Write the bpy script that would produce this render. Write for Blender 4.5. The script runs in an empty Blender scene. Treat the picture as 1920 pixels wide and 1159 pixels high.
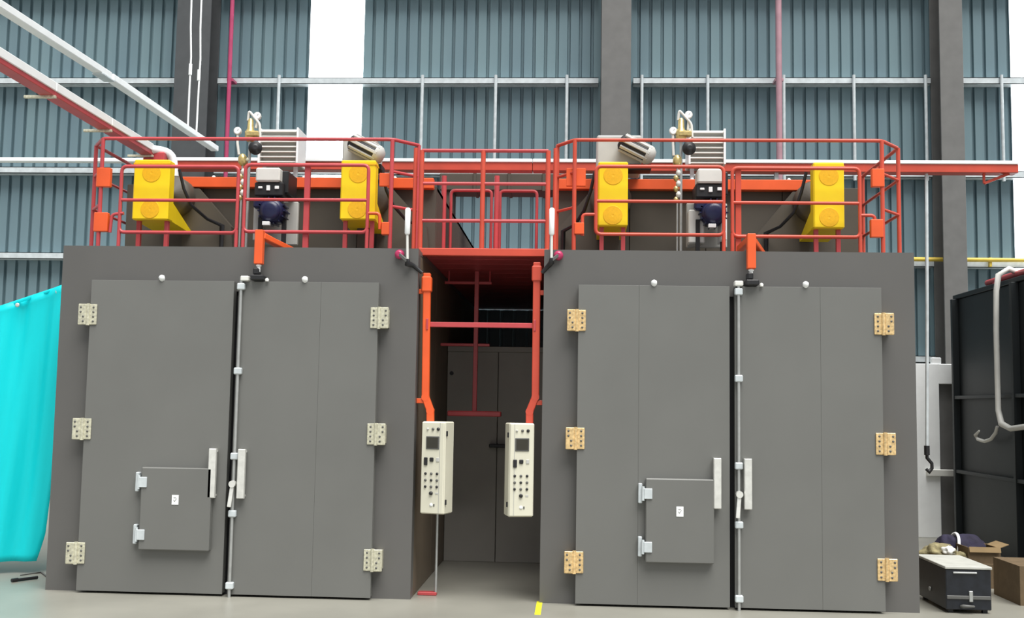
import bpy, math, random
from mathutils import Vector, Matrix
random.seed(7)
scene = bpy.context.scene
col = scene.collection

# ------------------------------------------------------------------ camera
CAM = Vector((4.6717, -9.7187, 1.6826)); FPX = 2055.0
YAW, PITCH, ROLL = 0.0560, 0.0902, 0.0166
def cam_basis():
    f0 = Vector((-math.sin(YAW), math.cos(YAW), 0)); r0 = Vector((math.cos(YAW), math.sin(YAW), 0)); u0 = Vector((0, 0, 1))
    f = f0*math.cos(PITCH) + u0*math.sin(PITCH); u = u0*math.cos(PITCH) - f0*math.sin(PITCH)
    return r0*math.cos(ROLL) + u*math.sin(ROLL), u*math.cos(ROLL) - r0*math.sin(ROLL), f
RT, UP, FW = cam_basis()
cd = bpy.data.cameras.new('camera'); cd.sensor_width = 36; cd.lens = FPX/1920*36; cd.clip_end = 200
cam = bpy.data.objects.new('camera', cd); col.objects.link(cam)
m = Matrix((RT, UP, -FW)).transposed().to_4x4(); m.translation = CAM; cam.matrix_world = m
scene.camera = cam
def at(px, py, Y):                       # survey helper: the point of the photo that lies at distance plane Y
    d = FW + RT*((px-960)/FPX) - UP*((py-579.5)/FPX)
    return CAM + d*((Y-CAM.y)/d.y)
def atz(px, py, Z):
    d = FW + RT*((px-960)/FPX) - UP*((py-579.5)/FPX)
    return CAM + d*((Z-CAM.z)/d.z)

# ------------------------------------------------------------------ light
w = bpy.data.worlds.new('overcast_sky'); scene.world = w; w.use_nodes = True
bg = w.node_tree.nodes['Background']; bg.inputs[0].default_value = (0.93, 0.97, 1.0, 1); bg.inputs[1].default_value = 0.36
sd = bpy.data.lights.new('soft_daylight', 'SUN'); sd.energy = 3.3; sd.angle = math.radians(46); sd.color = (1, 0.985, 0.95)
sun = bpy.data.objects.new('soft_daylight', sd); col.objects.link(sun)
sun.rotation_euler = Vector((-0.22, 0.40, -1.0)).to_track_quat('-Z', 'Y').to_euler()
scene.view_settings.view_transform = 'Standard'; scene.view_settings.look = 'None'
scene.view_settings.gamma = 1; scene.view_settings.exposure = 0.8; scene.view_settings.use_curve_mapping = False

# ------------------------------------------------------------------ materials
def mat(name, c, rough=0.5, metal=0.0, var=0.08, scale=6.0, bump=0.0, bscale=80.0, spec=0.5, c2=None, stretch=(1, 1, 1)):
    M = bpy.data.materials.new(name); M.use_nodes = True
    nt = M.node_tree; b = nt.nodes['Principled BSDF']
    b.inputs['Roughness'].default_value = rough; b.inputs['Metallic'].default_value = metal
    b.inputs['Specular IOR Level'].default_value = spec
    tc = nt.nodes.new('ShaderNodeTexCoord'); mp = nt.nodes.new('ShaderNodeMapping'); mp.inputs['Scale'].default_value = stretch
    nt.links.new(tc.outputs['Object'], mp.inputs[0])
    n = nt.nodes.new('ShaderNodeTexNoise'); n.inputs['Scale'].default_value = scale; n.inputs['Detail'].default_value = 5
    nt.links.new(mp.outputs[0], n.inputs['Vector'])
    r = nt.nodes.new('ShaderNodeValToRGB'); nt.links.new(n.outputs['Fac'], r.inputs[0])
    lo = c2 or tuple(v*(1-var) for v in c); hi = tuple(min(1, v*(1+var)) for v in c)
    r.color_ramp.elements[0].position = 0.3; r.color_ramp.elements[0].color = (*lo, 1)
    r.color_ramp.elements[1].position = 0.7; r.color_ramp.elements[1].color = (*hi, 1)
    nt.links.new(r.outputs[0], b.inputs['Base Color'])
    if bump:
        n2 = nt.nodes.new('ShaderNodeTexNoise'); n2.inputs['Scale'].default_value = bscale
        nt.links.new(tc.outputs['Object'], n2.inputs['Vector'])
        bp = nt.nodes.new('ShaderNodeBump'); bp.inputs['Strength'].default_value = bump; bp.inputs['Distance'].default_value = 0.01
        nt.links.new(n2.outputs['Fac'], bp.inputs['Height']); nt.links.new(bp.outputs[0], b.inputs['Normal'])
    return M
def lit(name, c, s):
    M = bpy.data.materials.new(name); M.use_nodes = True
    b = M.node_tree.nodes['Principled BSDF']; b.inputs['Base Color'].default_value = (*c, 1)
    b.inputs['Emission Color'].default_value = (*c, 1); b.inputs['Emission Strength'].default_value = s
    return M
G = {
 'oven': mat('oven_grey_paint', (0.152, 0.153, 0.144), 0.42, var=0.05, scale=1.3),
 'frame': mat('oven_frame_paint', (0.112, 0.109, 0.104), 0.45, var=0.06, scale=1.1),
 'casing': mat('brown_grey_casing', (0.072, 0.060, 0.045), 0.6, var=0.15, scale=1.5),
 'side_brown': mat('brown_side_sheet', (0.16, 0.125, 0.088), 0.55, var=0.12, scale=1.5),
 'red': mat('orange_red_paint', (0.58, 0.075, 0.042), 0.4, var=0.1, scale=4),
 'crimson': mat('crimson_paint', (0.50, 0.065, 0.072), 0.35, var=0.1, scale=4),
 'orange': mat('bright_orange_paint', (0.80, 0.11, 0.025), 0.4, var=0.08, scale=4),
 'magenta': mat('magenta_pipe_paint', (0.42, 0.05, 0.13), 0.4, var=0.1),
 'pinkpipe': mat('pale_pink_pipe_paint', (0.42, 0.24, 0.28), 0.4, var=0.1),
 'yellow': mat('yellow_paint', (1.0, 0.70, 0.006), 0.45, var=0.05),
 'amber': mat('amber_mesh', (0.90, 0.50, 0.006), 0.5, var=0.06, scale=60),
 'galv': mat('galvanised_steel', (0.60, 0.65, 0.67), 0.38, 0.12, var=0.14, scale=9),
 'steel': mat('brushed_steel', (0.74, 0.74, 0.70), 0.32, 0.35, var=0.1, scale=20),
 'ivory_metal': mat('ivory_zinc', (0.62, 0.60, 0.46), 0.38, 0.35, var=0.25, scale=45),
 'brass': mat('brass_zinc', (0.78, 0.55, 0.27), 0.35, 0.4, var=0.3, scale=45),
 'white': mat('white_paint', (0.92, 0.94, 0.94), 0.4, var=0.03),
 'offwhite': mat('off_white_plastic', (0.72, 0.72, 0.68), 0.45, var=0.05),
 'cream': mat('cream_powder_coat', (0.66, 0.64, 0.52), 0.45, var=0.03),
 'black': mat('black_plastic', (0.012, 0.012, 0.014), 0.5, var=0.2),
 'darkscreen': mat('dark_screen', (0.035, 0.032, 0.022), 0.15, var=0.1),
 'darkgrey': mat('dark_grey_plastic', (0.10, 0.10, 0.095), 0.5, var=0.1),
 'partition': mat('dim_grey_partition_paint', (0.31, 0.29, 0.26), 0.5, var=0.1, scale=1.5),
 'midgrey': mat('mid_grey_paint', (0.36, 0.36, 0.35), 0.5, var=0.06),
 'palegrey': mat('pale_grey_paint', (0.50, 0.50, 0.47), 0.5, var=0.06),
 'navy': mat('navy_motor_paint', (0.009, 0.012, 0.055), 0.35, var=0.2),
 'wall': mat('blue_grey_cladding', (0.158, 0.236, 0.258), 0.38, 0.0, var=0.10, scale=0.9, c2=(0.132, 0.202, 0.235), stretch=(1, 1, 0.3)),
 'column': mat('column_grey_paint', (0.148, 0.146, 0.141), 0.5, var=0.08),
 'column_dark': mat('dark_column_paint', (0.064, 0.068, 0.072), 0.5, var=0.08),
 'floor': mat('pale_concrete', (0.265, 0.258, 0.222), 0.34, var=0.12, scale=1.2, bump=0.04, bscale=30),
 'cardboard': mat('cardboard', (0.13, 0.088, 0.046), 0.8, var=0.12, scale=12, bump=0.1),  # base colour darkened to carry the shade of the cartons' corner
 'cardin': mat('cardboard_inside', (0.25, 0.17, 0.08), 0.8, var=0.1),
 'chest': mat('black_chest_paint', (0.009, 0.011, 0.016), 0.4, var=0.35, scale=14),
 'chestlid': mat('dusty_grey_lid', (0.45, 0.45, 0.41), 0.6, var=0.12, scale=9),
 'container': mat('charcoal_container_paint', (0.011, 0.015, 0.017), 0.5, var=0.2, scale=2),
 'cloth_navy': mat('navy_cloth', (0.014, 0.011, 0.032), 0.85, var=0.4, scale=10, bump=0.4, bscale=40),
 'sack': mat('olive_sackcloth', (0.22, 0.19, 0.10), 0.9, var=0.5, scale=14, bump=0.5, bscale=50),
 'yellow_tape': mat('yellow_tape', (0.75, 0.72, 0.03), 0.5, var=0.05),
 'yellow_pipe': mat('yellow_pipe_paint', (0.70, 0.50, 0.07), 0.45, var=0.08),
 'redknob': mat('magenta_knob', (0.45, 0.03, 0.11), 0.3, var=0.05),
 'brassvalve': mat('brass_valve', (0.62, 0.48, 0.20), 0.3, 0.6, var=0.2, scale=30),
 'rod': mat('dull_steel_rod', (0.44, 0.45, 0.44), 0.4, 0.5, var=0.1, scale=15),
 'sky_sheet': lit('daylit_translucent_sheet', (0.93, 0.98, 1.0), 1.6),
}
def tarp_mat():
    M = bpy.data.materials.new('cyan_tarpaulin'); M.use_nodes = True; nt = M.node_tree
    out = nt.nodes['Material Output']; b = nt.nodes['Principled BSDF']
    b.inputs['Base Color'].default_value = (0.012, 0.93, 0.98, 1); b.inputs['Roughness'].default_value = 0.45
    tr = nt.nodes.new('ShaderNodeBsdfTranslucent'); tr.inputs[0].default_value = (0.02, 0.96, 1.0, 1)
    mx = nt.nodes.new('ShaderNodeMixShader'); mx.inputs[0].default_value = 0.5
    nt.links.new(b.outputs[0], mx.inputs[1]); nt.links.new(tr.outputs[0], mx.inputs[2]); nt.links.new(mx.outputs[0], out.inputs[0])
    return M
G['tarp'] = tarp_mat()

# ------------------------------------------------------------------ mesh builder
class MB:
    def __init__(s): s.v = []; s.f = []; s.sm = []
    def add(s, vs, fs, smooth=False):
        o = len(s.v); s.v += [Vector(p) for p in vs]
        for q in fs: s.f.append([i+o for i in q]); s.sm.append(smooth)
        return s
    def obox(s, c, ax, h, b=0.0):
        c = Vector(c); ax = [Vector(a).normalized() for a in ax]
        if b <= 0:
            vs = [c + ax[0]*h[0]*i + ax[1]*h[1]*j + ax[2]*h[2]*k for i in (-1, 1) for j in (-1, 1) for k in (-1, 1)]
            return s.add(vs, [(0,1,3,2),(4,6,7,5),(0,4,5,1),(2,3,7,6),(0,2,6,4),(1,5,7,3)])
        b = min(b, min(h)*0.9); vs = []; idx = {}
        for i in (-1, 1):
            for j in (-1, 1):
                for k in (-1, 1):
                    for a in range(3):
                        q = [h[0]-b, h[1]-b, h[2]-b]; q[a] = h[a]
                        idx[(i,j,k,a)] = len(vs); vs.append(c + ax[0]*q[0]*i + ax[1]*q[1]*j + ax[2]*q[2]*k)
        fs = []
        for a in range(3):
            o = [x for x in range(3) if x != a]
            for sg in (-1, 1):
                r = []
                for (p, q) in ((-1,-1),(1,-1),(1,1),(-1,1)):
                    t = [0,0,0]; t[a] = sg; t[o[0]] = p; t[o[1]] = q; r.append(idx[(*t, a)])
                fs.append(r)
        for a in range(3):                                   # edges along axis a
            o = [x for x in range(3) if x != a]
            for p in (-1, 1):
                for q in (-1, 1):
                    t0 = [0,0,0]; t0[a] = -1; t0[o[0]] = p; t0[o[1]] = q; t1 = list(t0); t1[a] = 1
                    fs.append([idx[(*t0, o[0])], idx[(*t1, o[0])], idx[(*t1, o[1])], idx[(*t0, o[1])]])
        for i in (-1, 1):
            for j in (-1, 1):
                for k in (-1, 1): fs.append([idx[(i,j,k,a)] for a in range(3)])
        return s.add(vs, fs)
    def box(s, x0, x1, y0, y1, z0, z1, b=0.0):
        return s.obox(((x0+x1)/2, (y0+y1)/2, (z0+z1)/2), ((1,0,0),(0,1,0),(0,0,1)), (abs(x1-x0)/2, abs(y1-y0)/2, abs(z1-z0)/2), b)
    def beam(s, p0, p1, wd, ht, b=0.004, up=(0,0,1)):
        p0 = Vector(p0); p1 = Vector(p1); d = (p1-p0); L = d.length; d.normalize(); up = Vector(up)
        if abs(d.dot(up)) > 0.98: up = Vector((0,1,0))
        sd_ = d.cross(up).normalized(); u2 = sd_.cross(d).normalized()
        return s.obox((p0+p1)/2, (d, sd_, u2), (L/2, wd/2, ht/2), b)
    def tube(s, pts, r, n=8, closed=False):
        pts = [Vector(p) for p in pts]; N = len(pts); T = []
        for i in range(N):
            a = pts[(i-1) % N] if (closed or i > 0) else pts[i]; b = pts[(i+1) % N] if (closed or i < N-1) else pts[i]
            T.append((b-a).normalized())
        nrm = T[0].orthogonal().normalized(); vs = []
        for i in range(N):
            nrm = (nrm - T[i]*nrm.dot(T[i])).normalized(); bn = T[i].cross(nrm); rr = r[i] if isinstance(r, (list, tuple)) else r
            k = 1.0
            if 0 < i < N-1 or closed:
                a = (pts[i]-pts[(i-1) % N]).normalized(); k = 1/max(0.5, a.dot(T[i]))
            for j in range(n):
                t = 2*math.pi*j/n; vs.append(pts[i] + (nrm*math.cos(t) + bn*math.sin(t))*rr*k)
        fs = []
        for i in range(N if closed else N-1):
            for j in range(n):
                a = i*n+j; b_ = i*n+(j+1) % n; i2 = (i+1) % N
                fs.append((a, b_, i2*n+(j+1) % n, i2*n+j))
        s.add(vs, fs, True)
        if not closed: s.add([vs[j] for j in range(n)], [list(range(n))[::-1]]); s.add([vs[(N-1)*n+j] for j in range(n)], [list(range(n))])
        return s
    def cyl(s, p0, p1, r, n=14): return s.tube([p0, p1], r, n)
    def lathe(s, c, axis, prof, n=20):            # prof: (radius, distance along the axis)
        c = Vector(c); ax = Vector(axis).normalized(); a = ax.orthogonal().normalized(); b = ax.cross(a); vs = []; fs = []
        for (r, h) in prof:
            for j in range(n):
                t = 2*math.pi*j/n; vs.append(c + ax*h + (a*math.cos(t) + b*math.sin(t))*max(r, 0.0005))
        for i in range(len(prof)-1):
            for j in range(n): fs.append((i*n+j, i*n+(j+1) % n, (i+1)*n+(j+1) % n, (i+1)*n+j))
        s.add(vs, fs, True); s.add(vs[:n], [list(range(n))[::-1]]); s.add(vs[-n:], [list(range(n))]); return s
    def prism(s, poly, ext):
        poly = [Vector(p) for p in poly]; n = len(poly); ext = Vector(ext)
        return s.add(poly + [p+ext for p in poly], [list(range(n))[::-1], list(range(n, 2*n))] + [(i, (i+1) % n, (i+1) % n + n, i+n) for i in range(n)])
    def build(s, name, mt, parent=None, base=None):
        if parent is not None: o0 = root_loc(parent)
        elif base is not None: o0 = Vector(base)
        else:
            xs = [p.x for p in s.v]; ys = [p.y for p in s.v]; zs = [p.z for p in s.v]
            o0 = Vector(((min(xs)+max(xs))/2, (min(ys)+max(ys))/2, min(zs)))
        me = bpy.data.meshes.new(name); me.from_pydata([tuple(p-o0) for p in s.v], [], s.f)
        me.polygons.foreach_set('use_smooth', s.sm); me.materials.append(G[mt] if isinstance(mt, str) else mt)
        import bmesh
        bm = bmesh.new(); bm.from_mesh(me); bmesh.ops.recalc_face_normals(bm, faces=bm.faces); bm.to_mesh(me); bm.free()
        o = bpy.data.objects.new(name, me); col.objects.link(o)
        if parent is not None: o.parent = parent
        else: o.location = o0
        return o
def root_loc(o):
    p = Vector((0,0,0))
    while o is not None: p += o.location; o = o.parent
    return p
def tag(o, label=None, cat=None, group=None, kind=None):
    if label: o['label'] = label
    if cat: o['category'] = cat
    if group: o['group'] = group
    if kind: o['kind'] = kind
    return o
def thing(name, loc, label=None, cat=None, group=None, kind=None):
    o = bpy.data.objects.new(name, None); col.objects.link(o); o.location = loc; o.empty_display_size = 0.2
    return tag(o, label, cat, group, kind)
def copy_part(o, parent, off):                 # same mesh, moved by off
    c = o.copy(); col.objects.link(c); c.parent = parent; c.location = o.location + Vector(off)
    for ch in list(o.children): copy_part(ch, c, (0,0,0))
    return c
X, Y, Z = Vector((1,0,0)), Vector((0,1,0)), Vector((0,0,1))
def bend(p0, c, p1, r, n=5):                   # rounded corner points at c
    p0, c, p1 = Vector(p0), Vector(c), Vector(p1); a = c + (p0-c).normalized()*r; b = c + (p1-c).normalized()*r
    return [a*(1-t)**2 + c*2*t*(1-t) + b*t*t for t in [i/n for i in range(n+1)]]
def rpath(pts, r):                             # polyline with rounded inner corners
    out = [Vector(pts[0])]
    for i in range(1, len(pts)-1): out += bend(pts[i-1], pts[i], pts[i+1], r)
    return out + [Vector(pts[-1])]

# ------------------------------------------------------------------ the hall
f = MB(); f.box(-16, 22, -14, 12, -0.2, 0.0); tag(f.build('floor', 'floor'), 'pale beige concrete hall floor', 'floor', kind='structure')

WY = 9.0
wall = thing('wall_back', (3.3, WY, 0), 'blue-grey corrugated metal cladding wall behind the ovens', 'wall', kind='structure')
def sheet_mesh(x0, pitch, n, z0, z1):
    b = MB(); pr = []
    for i in range(n):
        q = x0 + i*pitch
        pr += [(q, 0), (q+pitch*0.70, 0), (q+pitch*0.76, 0.06), (q+pitch*0.95, 0.06)]
    pr.append((x0+n*pitch, 0)); vs = []; fs = []
    for (xx, yy) in pr: vs += [(xx, WY+yy, z0), (xx, WY+yy, z1)]
    for i in range(len(pr)-1): fs.append((2*i, 2*i+2, 2*i+3, 2*i+1))
    return b.add(vs, fs)
PITCH_W = 0.203; SW = PITCH_W*5
WIN0, WIN1 = -0.05, 0.92
x0 = WIN0 - 8*SW
first = sheet_mesh(x0, PITCH_W, 5, 0, 10.5).build('wall_sheet', 'wall', wall)
for i in range(1, 8): copy_part(first, wall, (i*SW, 0, 0))
for i in range(11): copy_part(first, wall, (WIN1 - x0 + i*SW, 0, 0))
xr = WIN1 + 11*SW
def daylight_strip(n, xa, xb, label):
    wn = thing('window_%d' % n, ((xa+xb)/2, WY, 0), label, 'window', kind='structure')
    b = MB(); k = 5; stp = (xb-xa)/k
    pr = []
    for i in range(k): pr += [(xa+i*stp, 0.0), (xa+i*stp+stp*0.74, 0), (xa+i*stp+stp*0.80, 0.04), (xa+i*stp+stp*0.95, 0.04)]
    pr.append((xb, 0)); vs = []; fs = []
    for (xx, yy) in pr: vs += [(xx, WY+yy+0.002, 0), (xx, WY+yy+0.002, 10.5)]
    for i in range(len(pr)-1): fs.append((2*i, 2*i+2, 2*i+3, 2*i+1))
    b.add(vs, fs).build('translucent_sheet', 'sky_sheet', wn)
daylight_strip(1, WIN0, WIN1, 'tall white daylit translucent strip in the corrugated wall')
daylight_strip(2, xr, xr+1.0, 'white daylit translucent strip at the end of the corrugated wall')
for i in range(3): copy_part(first, wall, (xr + 1.0 - x0 + i*SW, 0, 0))
# girts between the columns, sag rods, columns
COLS = [(-2.26, -1.66, 'dark grey steel column behind the two hanging white cables'),
        (5.10, 5.60, 'grey steel column rising behind the brass-hinged oven'),
        (10.72, 11.10, 'grey steel column beside the hanging grey cable')]
for (a, b_, lb) in COLS:
    cm = 'column_dark' if a < 0 else 'column'
    c = thing('steel_column', ((a+b_)/2, 8.5, 0), lb, 'column', kind='structure')
    MB().box(a, b_, 8.44, 8.47, 0, 10.5, 0.004).build('flange', cm, c)
    MB().box(a, b_, 8.93, 8.955, 0, 10.5, 0.004).build('flange', cm, c)
    MB().box((a+b_)/2-0.012, (a+b_)/2+0.012, 8.47, 8.93, 0, 10.5).build('web', cm, c)
spans = [(-8.2, -2.3), (-1.62, 5.06), (5.66, 10.68), (11.14, 16.2)]
for zc in (2.6, 4.2, 5.72, 7.33, 8.95):
    for (a, b_) in spans:
        g = MB(); t = 0.012
        g.box(a, b_, 8.80, 8.80+t, zc-0.055, zc+0.06).box(a, b_, 8.80, 8.99, zc+0.06-t, zc+0.06).box(a, b_, 8.80, 8.99, zc-0.055, zc-0.055+t)
        g.build('girt', 'galv', wall)
rod0 = None
for px in (520, 790, 928, 1062, 1203, 1327, 1470, 1602, 1737, 1880):
    p = at(px, 240, 8.77)
    if rod0 is None:
        rod0 = MB().cyl((p.x, 8.77, 5.6), (p.x, 8.77, 7.42), 0.028, 8).build('sag_rod', 'galv', wall); rx = p.x
    else: copy_part(rod0, wall, (p.x-rx, 0, 0))
p = at(1905, 260, 8.8)

# partition between the ovens
pt = thing('wall_partition', (3.84, 2.5, 0), 'dim grey metal partition closing the gap between the ovens', 'wall', kind='structure')
for i, (a, b_) in enumerate(((3.281, 3.845), (3.851, 4.405))):
    MB().box(a, b_, 2.45, 2.53, 0, 2.30, 0.004).build('panel', 'partition', pt)
MB().box(3.281, 4.405, 2.43, 2.55, 2.30, 2.36, 0.004).build('cap_rail', 'partition', pt)
sh0 = None
for k in range(6):
    xa = 3.285 + k*0.187
    if sh0 is None: sh0 = MB().box(xa, xa+0.15, 6.0, 6.03, 0, 3.09, 0.004).box(xa+0.15, xa+0.186, 6.03, 6.05, 0, 3.09).build('light_block_sheet', 'wall', pt)  # added sheets shutting the rear of the gap so it stays dark
    else: copy_part(sh0, pt, (k*0.187, 0, 0))
q = at(845, 700, 2.44); MB().cyl((3.33, 2.42, q.z), (3.33, 2.46, q.z), 0.022, 10).build('lock_knob', 'black', pt)
q = at(933, 836, 2.4); MB().box(q.x-0.09, q.x+0.12, 2.33, 2.45, q.z-0.02, q.z+0.02, 0.006).build('black_bracket', 'black', pt)

# ------------------------------------------------------------------ ovens
HT = 3.1; DF = -0.10; DEPTH = 6.3
def oven(x0, x1, de, dc, dr, hatch, hinge_mat, label, seams, arm_px, nut_px, hzs, hnd_z, plate_px):
    t = thing('industrial_oven', ((x0+x1)/2, 0, 0), label, 'oven')
    dtop = 2.775
    # shell: jambs and header in front, wall panels and roof behind
    zi = dtop-0.08
    MB().prism([(x0, 0, 0), (x0, 0, HT), (x1, 0, HT), (x1, 0, 0), (dr-0.05, 0, 0), (dr-0.05, 0, zi), (de+0.05, 0, zi), (de+0.05, 0, 0)], (0, 0.14, 0)).build('front_frame', 'frame', t)
    MB().box(de+0.05, dr-0.05, 0.03, 0.12, 0, dtop-0.08).build('inner_lining', 'black', t)
    MB().box(x0, x1, 0.14, DEPTH, HT-0.05, HT, 0.004).build('roof', 'frame', t)
    MB().box(x0, x1, DEPTH-0.06, DEPTH, 0, HT-0.05, 0.004).build('back_panel', 'frame', t)
    n = 5; st = (DEPTH-0.2)/n
    for k in range(n):
        for (xa, xb) in ((x0, x0+0.05), (x1-0.05, x1)):
            MB().box(xa, xb, 0.14+k*st+0.003, 0.14+(k+1)*st-0.003, 0, HT-0.05, 0.003).build('side_panel', 'side_brown', t)
    # doors
    gap = 0.022
    for (a, b_, sgn, ss) in ((de, dc-gap, 1, seams[0]), (dc+gap, dr, -1, seams[1])):
        d = MB().box(a+0.004, b_-0.004, DF+0.012, -0.004, 0.025, dtop-0.003).build('door', 'oven', t)
        xs = [a] + ss + [b_]
        for k in range(len(xs)-1):
            MB().box(xs[k]+(0.0004 if k else 0), xs[k+1]-(0.0004 if k < len(xs)-2 else 0), DF, DF+0.014, 0.02, dtop, 0.0012).build('door_panel', 'oven', d)
        hx = (dc-0.135) if sgn > 0 else (dc+0.125)
        h = MB()
        h.box(hx-0.032, hx+0.032, DF-0.075, DF-0.060, hnd_z-0.215, hnd_z+0.215, 0.006)
        h.box(hx-0.032, hx-0.022, DF-0.062, DF-0.002, hnd_z-0.215, hnd_z+0.215).box(hx+0.022, hx+0.032, DF-0.062, DF-0.030, hnd_z-0.215, hnd_z+0.215)
        for zz in (hnd_z-0.2, hnd_z+0.185): h.box(hx-0.03, hx+0.03, DF-0.07, DF-0.001, zz, zz+0.015)
        h.build('handle', 'steel', d)
    # hinges
    for (xe, sg) in ((de, -1), (dr, 1)):
        for hz in hzs:
            hg = MB().cyl((xe+sg*0.012, DF-0.014, hz-0.098), (xe+sg*0.012, DF-0.014, hz+0.098), 0.017, 10).build('hinge', hinge_mat, t)
            fl = MB().box(xe+sg*0.022, xe+sg*0.098, DF-0.030, DF-0.012, hz-0.094, hz+0.094, 0.005)
            fl.box(xe+sg*0.03, xe+sg*0.088, DF-0.012, -0.001, hz-0.08, hz+0.08).build('frame_leaf', hinge_mat, hg)
            MB().box(xe-sg*0.066, xe+sg*0.0, DF-0.014, DF-0.001, hz-0.092, hz+0.092, 0.004).build('door_leaf', hinge_mat, hg)
            s_ = MB()
            for dz in (-0.062, -0.02, 0.022, 0.064):
                for (xx, yy) in ((xe+sg*0.062+sg*0.012*(1 if dz > 0 else -1), DF-0.03), (xe-sg*0.036, DF-0.014)):
                    s_.lathe((xx, yy+0.002, hz+dz), (0, -1, 0), [(0.010, 0), (0.009, 0.006), (0.003, 0.008)], 8)
            s_.build('screws', 'darkgrey', hg)['kind'] = 'stuff'
    # lock rod on the meeting edge
    rxp = dc+0.052; ry = DF-0.028
    rod = MB().cyl((rxp, ry, 0.0), (rxp, ry, dtop+0.03), 0.0135, 10).build('lock_rod', 'rod', t)
    for zz in (0.10, 0.72, 1.22, 1.97, dtop-0.05):
        MB().box(rxp-0.034, rxp+0.034, ry-0.022, DF+0.0, zz-0.03, zz+0.03, 0.008).build('rod_guide', 'galv', rod)
    lv = MB(); lz = 0.98
    lv.beam((rxp, ry-0.03, lz), (rxp-0.018, ry-0.05, lz-0.20), 0.034, 0.018, 0.004).cyl((rxp, ry-0.05, lz), (rxp, ry, lz), 0.03, 12)
    lv.build('lever', 'steel', rod)
    # inspection hatch
    hx0, hx1, hz0, hz1 = hatch
    ht = MB().box(hx0, hx1, DF-0.075, DF-0.001, hz0, hz1, 0.008).build('inspection_hatch', 'oven', t)
    for zz in (hz0+0.13, hz1-0.13):
        b = MB(); b.box(hx0-0.062, hx0-0.028, DF-0.05, DF-0.001, zz-0.085, zz+0.085, 0.006).cyl((hx0-0.022, DF-0.07, zz-0.06), (hx0-0.022, DF-0.07, zz+0.06), 0.013, 8)
        b.box(hx0-0.015, hx0+0.055, DF-0.088, DF-0.074, zz-0.045, zz+0.045, 0.004).build('hatch_hinge', 'galv', ht)
    cx, cz = (hx0+hx1)/2+0.0, (hz0+hz1)/2+0.08
    st_ = MB().box(cx-0.03, cx+0.03, DF-0.078, DF-0.0745, cz-0.042, cz+0.042).build('white_sticker', 'white', ht)
    g = MB(); g.beam((cx-0.014, DF-0.079, cz), (cx-0.002, DF-0.079, cz-0.014), 0.006, 0.002).beam((cx-0.004, DF-0.079, cz-0.014), (cx+0.014, DF-0.079, cz+0.014), 0.006, 0.002).beam((cx-0.014, DF-0.079, cz+0.02), (cx+0.008, DF-0.079, cz+0.02), 0.006, 0.002)
    g.build('sticker_mark', 'darkgrey', ht)
    # door-top nuts and the closing gear
    for px, py in nut_px:
        q = at(px, py, -0.06); MB().lathe((q.x, -0.095, dtop+0.015), (-0.1, -0.6, 0.8), [(0.016, -0.02), (0.026, 0.0), (0.026, 0.025), (0.012, 0.036)], 12).build('lifting_lug', 'white', t)
    ax = at(arm_px[0], arm_px[1], -0.12)
    a = MB(); a.beam((ax.x, -0.10, 2.93), (ax.x, -0.10, 3.24), 0.075, 0.075, 0.006)
    a.beam((ax.x, -0.10, 3.20), (ax.x, 0.55, 3.20), 0.06, 0.06, 0.006).beam((ax.x+0.02, -0.08, 3.19), (ax.x+0.20, 0.40, 3.115), 0.05, 0.05, 0.006)
    a.build('closer_arm', 'orange', t)
    e = MB(); e.cyl((ax.x, -0.10, 2.86), (ax.x, -0.10, 2.93), 0.016, 10).lathe((ax.x, -0.10, 2.905), Z, [(0.01, 0), (0.024, 0.008), (0.024, 0.02), (0.01, 0.028)], 12).build('piston_rod', 'white', t)
    k = MB(); k.box(ax.x-0.055, ax.x+0.06, -0.17, -0.01, dtop+0.005, dtop+0.055, 0.01).box(ax.x-0.04, ax.x+0.012, -0.15, -0.05, dtop+0.055, dtop+0.12, 0.012)
    kb = k.build('latch_block', 'black', t)
    k = MB(); k.box(ax.x-0.15, ax.x-0.075, -0.15, -0.06, dtop+0.0, dtop+0.045, 0.008)
    MB().lathe((ax.x+0.085, -0.12, dtop+0.0), Z, [(0.016, 0), (0.018, 0.02), (0.006, 0.03)], 10).build('stop_nut', 'offwhite', t)
    k.build('switch_bracket', 'offwhite', t)
    return t
hat = lambda a, b: (at(a[0], a[1], DF-0.07).x, at(b[0], b[1], DF-0.07).x, at(b[0], b[1], DF-0.07).z, at(a[0], a[1], DF-0.07).z)
def shiftx(px, py): return at(px, py, DF).x
O1 = (0.0, 3.2766); O2 = (4.4081, 7.653)
L1 = (shiftx(172,528), shiftx(441,700), shiftx(703,830)); L1 = (shiftx(158,800), shiftx(433,800), shiftx(703,800))
L2 = (shiftx(1082,800), shiftx(1373,800), shiftx(1656,800))
oven(O1[0], O1[1], L1[0], L1[1], L1[2], hat((266, 876), (391, 1034)), 'ivory_metal',
     'grey twin-door oven with ivory hinges beside the cyan tarpaulin', ([], [at(597, 700, DF).x]), (485, 470), ((307, 522), (574, 525)), (2.46, 1.435, 0.345), 1.07, None)
oven(O2[0], O2[1], L2[0], L2[1], L2[2], hat((1211, 897), (1339, 1058)), 'brass',
     'grey twin-door oven with brass hinges beside the black chest', ([at(1197, 800, DF).x], [at(1540, 800, DF).x]), (1409, 470), ((1226, 530), (1509, 532)), (2.46, 1.43, 0.37), 1.07, None)

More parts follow.
